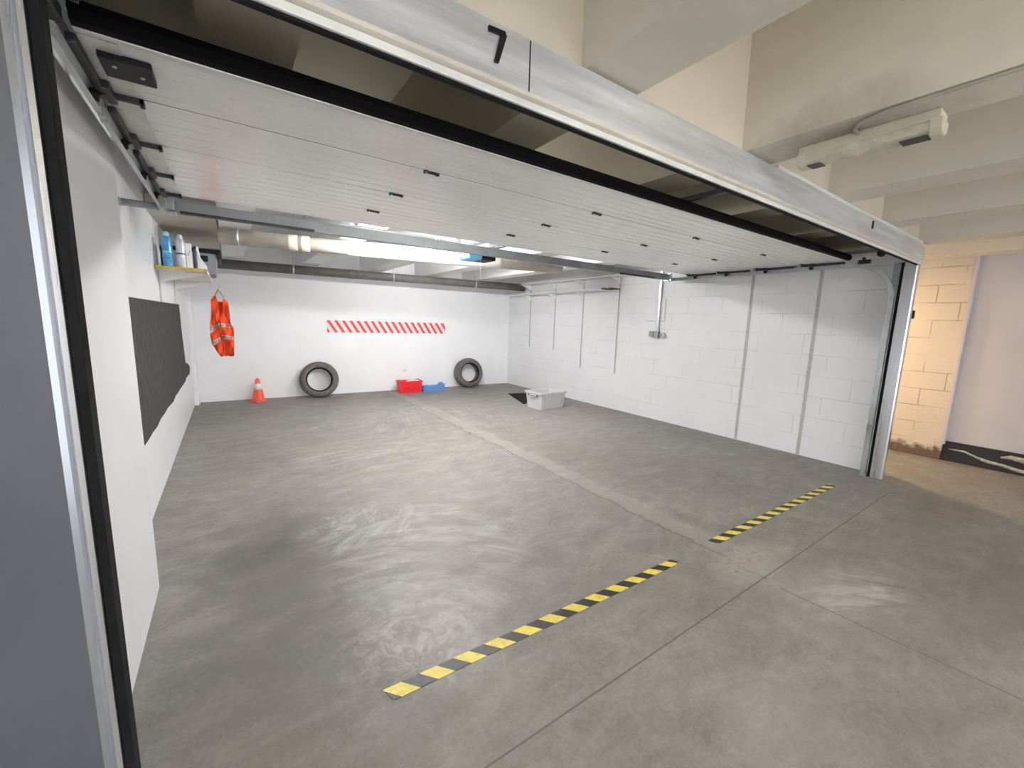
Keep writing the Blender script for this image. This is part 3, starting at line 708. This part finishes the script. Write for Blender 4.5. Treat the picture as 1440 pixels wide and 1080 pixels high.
rc_ = thing('red_crate', (3.03, 8.16, 0), 'red plastic crate on the floor by the back wall', 'crate', rz=-.03)
def open_box(mb, x0, x1, y0, y1, h, t=.012, taper=.02):
    # four tapered walls and a bottom
    def ring(z, g): return [(x0 - g, y0 - g, z), (x1 + g, y0 - g, z), (x1 + g, y1 + g, z), (x0 - g, y1 + g, z)]
    tb = bmesh.new()
    R1 = [tb.verts.new(p) for p in ring(0, -taper)]; R2 = [tb.verts.new(p) for p in ring(h, 0)]
    R3 = [tb.verts.new(p) for p in ring(h, -t)]; R4 = [tb.verts.new(p) for p in ring(t, -taper - t)]
    tb.faces.new(R1[::-1]); tb.faces.new(R4)
    for A, B in ((R1, R2), (R2, R3), (R3, R4)):
        for k in range(4): tb.faces.new((A[k], A[(k + 1) % 4], B[(k + 1) % 4], B[k]))
    bmesh.ops.recalc_face_normals(tb, faces=tb.faces[:]); mb.add(tb)
m = MB(); open_box(m, -.235, .235, -.12, .12, .235)
part('crate_body', m, 'red', rc_, local=True)
m = MB()
for a in ((-.245, .245, -.135, -.12), (-.245, .245, .12, .135), (-.25, -.235, -.135, .135), (.235, .25, -.135, .135)): m.box(a[0], a[1], a[2], a[3], .222, .245, .003)
part('crate_rim', m, 'red', rc_, local=True)
m = MB(); m.tube([(-.16 + .32 * i / 30, -.1235 + .0 * i, .085 + .032 * math.cos(i / 30 * 4 * math.pi + math.pi)) for i in range(31)], .006, 6)
part('wave_rib', m, plain('dark_red_rib', (.50, .01, .02), .5), rc_, local=True)
for q in ([(-.24, -.02, .245), (-.235, -.03, .285), (-.22, -.04, .25)], [(.06, -.08, .24), (.12, -.02, .275), (.19, .0, .275), (.235, -.02, .25)]):
    part('metal_handle', MB().tube(q, .006, 6), 'galvd', rc_, local=True)
solo('white_cloth', MB().prism([(3.0, .205), (3.23, .212), (3.22, .252), (3.08, .258), (2.98, .232)], 'y', 8.10, 8.24, .006), 'white', 'white rag lying in the red crate', 'cloth')
bl = thing('folding_crate', (3.52, 8.13, 0), 'low blue folding crate on the floor beside the red crate', 'crate')
m = MB(); m.prism([(-.235, 0), (.235, 0), (.235, .16), (.20, .165), (.18, .20), (.11, .20), (.08, .16), (.04, .14), (-.10, .13), (-.14, .145), (-.235, .15)], 'y', -.13, -.115, .002)
m.box(-.235, .235, -.115, .15, .0, .075, .004); part('crate_body', m, 'blue', bl, local=True)
m = MB(); m.box(-.24, -.14, -.14, -.13, .0, .155, .003); m.box(.14, .24, -.14, -.13, .0, .165, .003); m.box(-.14, .14, -.138, -.13, .10, .112, .002); m.box(-.14, .14, -.138, -.13, .02, .03, .002)
part('corner_rib', m, 'blue', bl, local=True)
m = MB(); m.box(-.2, .2, -.09, .12, .076, .11, .005); part('folded_side', m, 'blue', bl, local=True)

# grey crate and the dark mat behind it
gc = thing('grey_crate', (4.66, 5.66, 0), 'light grey open plastic crate standing on the floor in front of the right wall', 'crate', rz=.06)
m = MB(); open_box(m, -.29, .29, -.215, .215, .295, .012, .03); part('crate_body', m, 'crate', gc, local=True)
m = MB()
for a in ((-.312, .312, -.236, -.215), (-.312, .312, .215, .236), (-.312, -.29, -.236, .236), (.29, .312, -.236, .236)): m.box(a[0], a[1], a[2], a[3], .275, .305, .003)
part('crate_rim', m, 'crate', gc, local=True)
for q in (-.318, .294): part('crate_handle', MB().box(q, q + .024, -.08, .08, .22, .262, .004), 'crate', gc, local=True)
for x in (-.2, .2): part('side_rib', MB().prism([(-.193, .02), (-.215, .275), (-.236, .275), (-.2, .02)], 'x', x - .012, x + .012), 'crate', gc, local=True)
for y in (-.12, .10): part('handle_slot', MB().box(-.3145, -.308, y, y + .02, .232, .262), 'dark', gc, local=True)
part('handle_slot', MB().box(-.3195, -.3165, -.065, .065, .236, .246), 'dark', gc, local=True)
fm = MB(); fm.prism([(4.81, 7.09), (5.16, 7.02), (5.10, 6.55), (4.50, 6.05), (4.46, 6.06)], 'z', .0008, .010)
solo('floor_mat', fm, 'rubber', 'black rubber mat lying on the floor behind the grey crate', 'mat')

# ---------------------------------------------------------------- floor hazard tapes
m = MB(); m.prism([(.428, 1.480), (.452, 1.412), (1.4, 1.388), (2.27, 1.372), (2.305, 1.385), (2.285, 1.428), (1.4, 1.455)], 'z', .0004, .0022)
solo('hazard_tape', m, 'hazard', 'longer strip of yellow and black tape on the floor, its end torn near the camera', 'floor tape', 'hazard tape strips')
m = MB(); m.prism([(2.755, 1.365), (4.84, 1.335), (4.86, 1.40), (2.735, 1.432)], 'z', .0004, .0022)
solo('hazard_tape', m, 'hazard', 'shorter strip of yellow and black floor tape nearer the right post', 'floor tape', 'hazard tape strips')

# ---------------------------------------------------------------- right wall shelves, rails, conduits
def rshelf(name, z, y0, y1, lab, rails, broken):
    t = thing(name, (5.5, (y0 + y1) / 2, z), lab, 'shelf', 'shelves on the right wall')
    part('shelf_board', MB().box(5.385, XR - .014, y0, y1, z, z + .022, .002), 'white', t)
    for y in rails:
        m = MB(); m.prism([(XR - .013, z - .001), (5.42, z - .001), (5.42, z - .012), (XR - .03, z - .10), (XR - .013, z - .10)], 'y', y - .010, y + .010)
        part('shelf_bracket', m, 'white', t)
    if broken:
        m = MB(); random.seed(4)
        for i in range(16):
            yy = y0 - random.uniform(0, .22); xx = random.uniform(5.40, 5.62)
            m.box(xx - .03, xx + .03, yy - .03, yy + .04, z + random.uniform(-.004, .002), z + random.uniform(.010, .024), .003)
        m.box(5.385, XR - .014, y0 - .03, y0 - .001, z + .003, z + .018)
        part('broken_end', m, 'rust', t, label='splintered brown end of the board')
rails = (4.97, 5.855, 6.69, 7.55)
rshelf('wall_shelf', 2.125, 5.15, 8.05, 'lower white shelf on the right wall with a broken brown end', (5.855, 6.69, 7.55), True)
rshelf('wall_shelf', 2.335, 4.35, 8.05, 'upper white shelf on the right wall under the concrete rib', rails, False)
for i, (y, z0) in enumerate(zip(rails, (.655, .665, .955, .975))):
    m = MB(); m.box(XR - .012, XR - .0005, y - .011, y + .011, z0, 2.38, .001)
    o = thing('shelf_rail', (XR, y, z0), ['slotted white shelf rail on the right wall, nearest the door', 'slotted white shelf rail on the right wall, second from the door', 'slotted white shelf rail on the right wall, third from the door', 'slotted white shelf rail on the right wall, nearest the back corner'][i], 'shelf rail', 'slotted shelf rails')
    part('rail_profile', m, 'greystrip', o)
    m = MB(); zz = z0 + .03
    while zz < 2.34: m.box(XR - .0128, XR - .0121, y - .0045, y + .0045, zz, zz + .022); zz += .05
    part('slot_row', m, 'socketg', o)['kind'] = 'stuff'
for y, z0, lab in ((2.742, 0.01, 'grey vertical joint strip on the right wall, farther from the post'), (1.988, 0.005, 'grey vertical joint strip on the right wall, nearer the post')):
    m = MB(); m.box(XR - .004, XR - .0004, y - .018, y + .018, z0, 2.62, .001)
    solo('joint_strip', m, 'greystrip', lab, 'wall strip', 'joint strips on the right wall')
so = thing('wall_socket', (XR, 4.17, 1.33), 'galvanised conduit running down to a grey box and a white socket on the right wall', 'socket')
m = MB(); m.box(XR - .036, XR - .001, 4.105, 4.14, 1.42, 2.384, .003); m.box(XR - .016, XR - .001, 4.145, 4.155, 1.42, 2.384); part('conduit', m, 'galv', so)
part('junction_box', MB().box(XR - .05, XR - .001, 4.175, 4.265, 1.345, 1.435, .006), 'socketg', so)
part('back_box', MB().box(XR - .06, XR - .001, 4.085, 4.160, 1.33, 1.44, .005), 'galvd', so)
part('socket_face', MB().lathe([(.042, 0), (.042, -.045), (.030, -.052), (.026, -.03)], (XR - .001, 4.02, 1.375), 20, 'x'), 'socket', so)
hp = thing('wall_hatch', (XR, 4.2, 1.6), 'square white inspection cover behind the conduit on the right wall', 'wall cover')
part('cover_plate', MB().box(XR - .004, XR - .0005, 4.03, 4.36, 1.60, 1.94, .001), 'wall_r', hp)
m = MB(); m.box(XR - .005, XR - .0008, 4.022, 4.029, 1.595, 1.94); m.box(XR - .005, XR - .0008, 4.022, 4.36, 1.592, 1.599); part('cover_gap', m, 'socketg', hp)

# ---------------------------------------------------------------- lamp on the corridor rib
la = thing('fluorescent_lamp', (2.40, .75, 2.34), 'unlit yellowed fluorescent lamp under a concrete rib outside the garage', 'lamp')
m = MB(); m.prism([(2.345, ZR - .0005), (2.455, ZR - .0005), (2.455, 2.352), (2.45, 2.345), (2.35, 2.345), (2.345, 2.352)], 'y', .50, .99, .003); part('lamp_housing', m, 'lampb', la)
m = MB(); m.prism([(2.352, 2.3448), (2.448, 2.3448), (2.442, 2.315), (2.42, 2.30), (2.38, 2.30), (2.358, 2.315)], 'y', .515, .975, .003); part('lamp_diffuser', m, 'lampd', la)
for y0, y1 in ((.493, .530), (.958, .996)):
    m = MB(); m.prism([(2.345, 2.352), (2.455, 2.352), (2.448, 2.31), (2.424, 2.294), (2.376, 2.294), (2.352, 2.31)], 'y', y0, y1, .003); part('end_cap', m, 'lampb', la)
for q in ((.90, .955), (.535, .62)): part('burnt_end', MB().box(2.366, 2.434, q[0], q[1], 2.2975, 2.300), 'soot', la)
m = MB(); m.tube([(2.36, .76, 2.372), (2.30, .76, 2.377), (2.235, .72, 2.377), (2.205, .64, 2.378), (2.20, .5, 2.378), (2.20, -3, 2.378)], .007, 8); part('supply_conduit', m, 'cable', la)
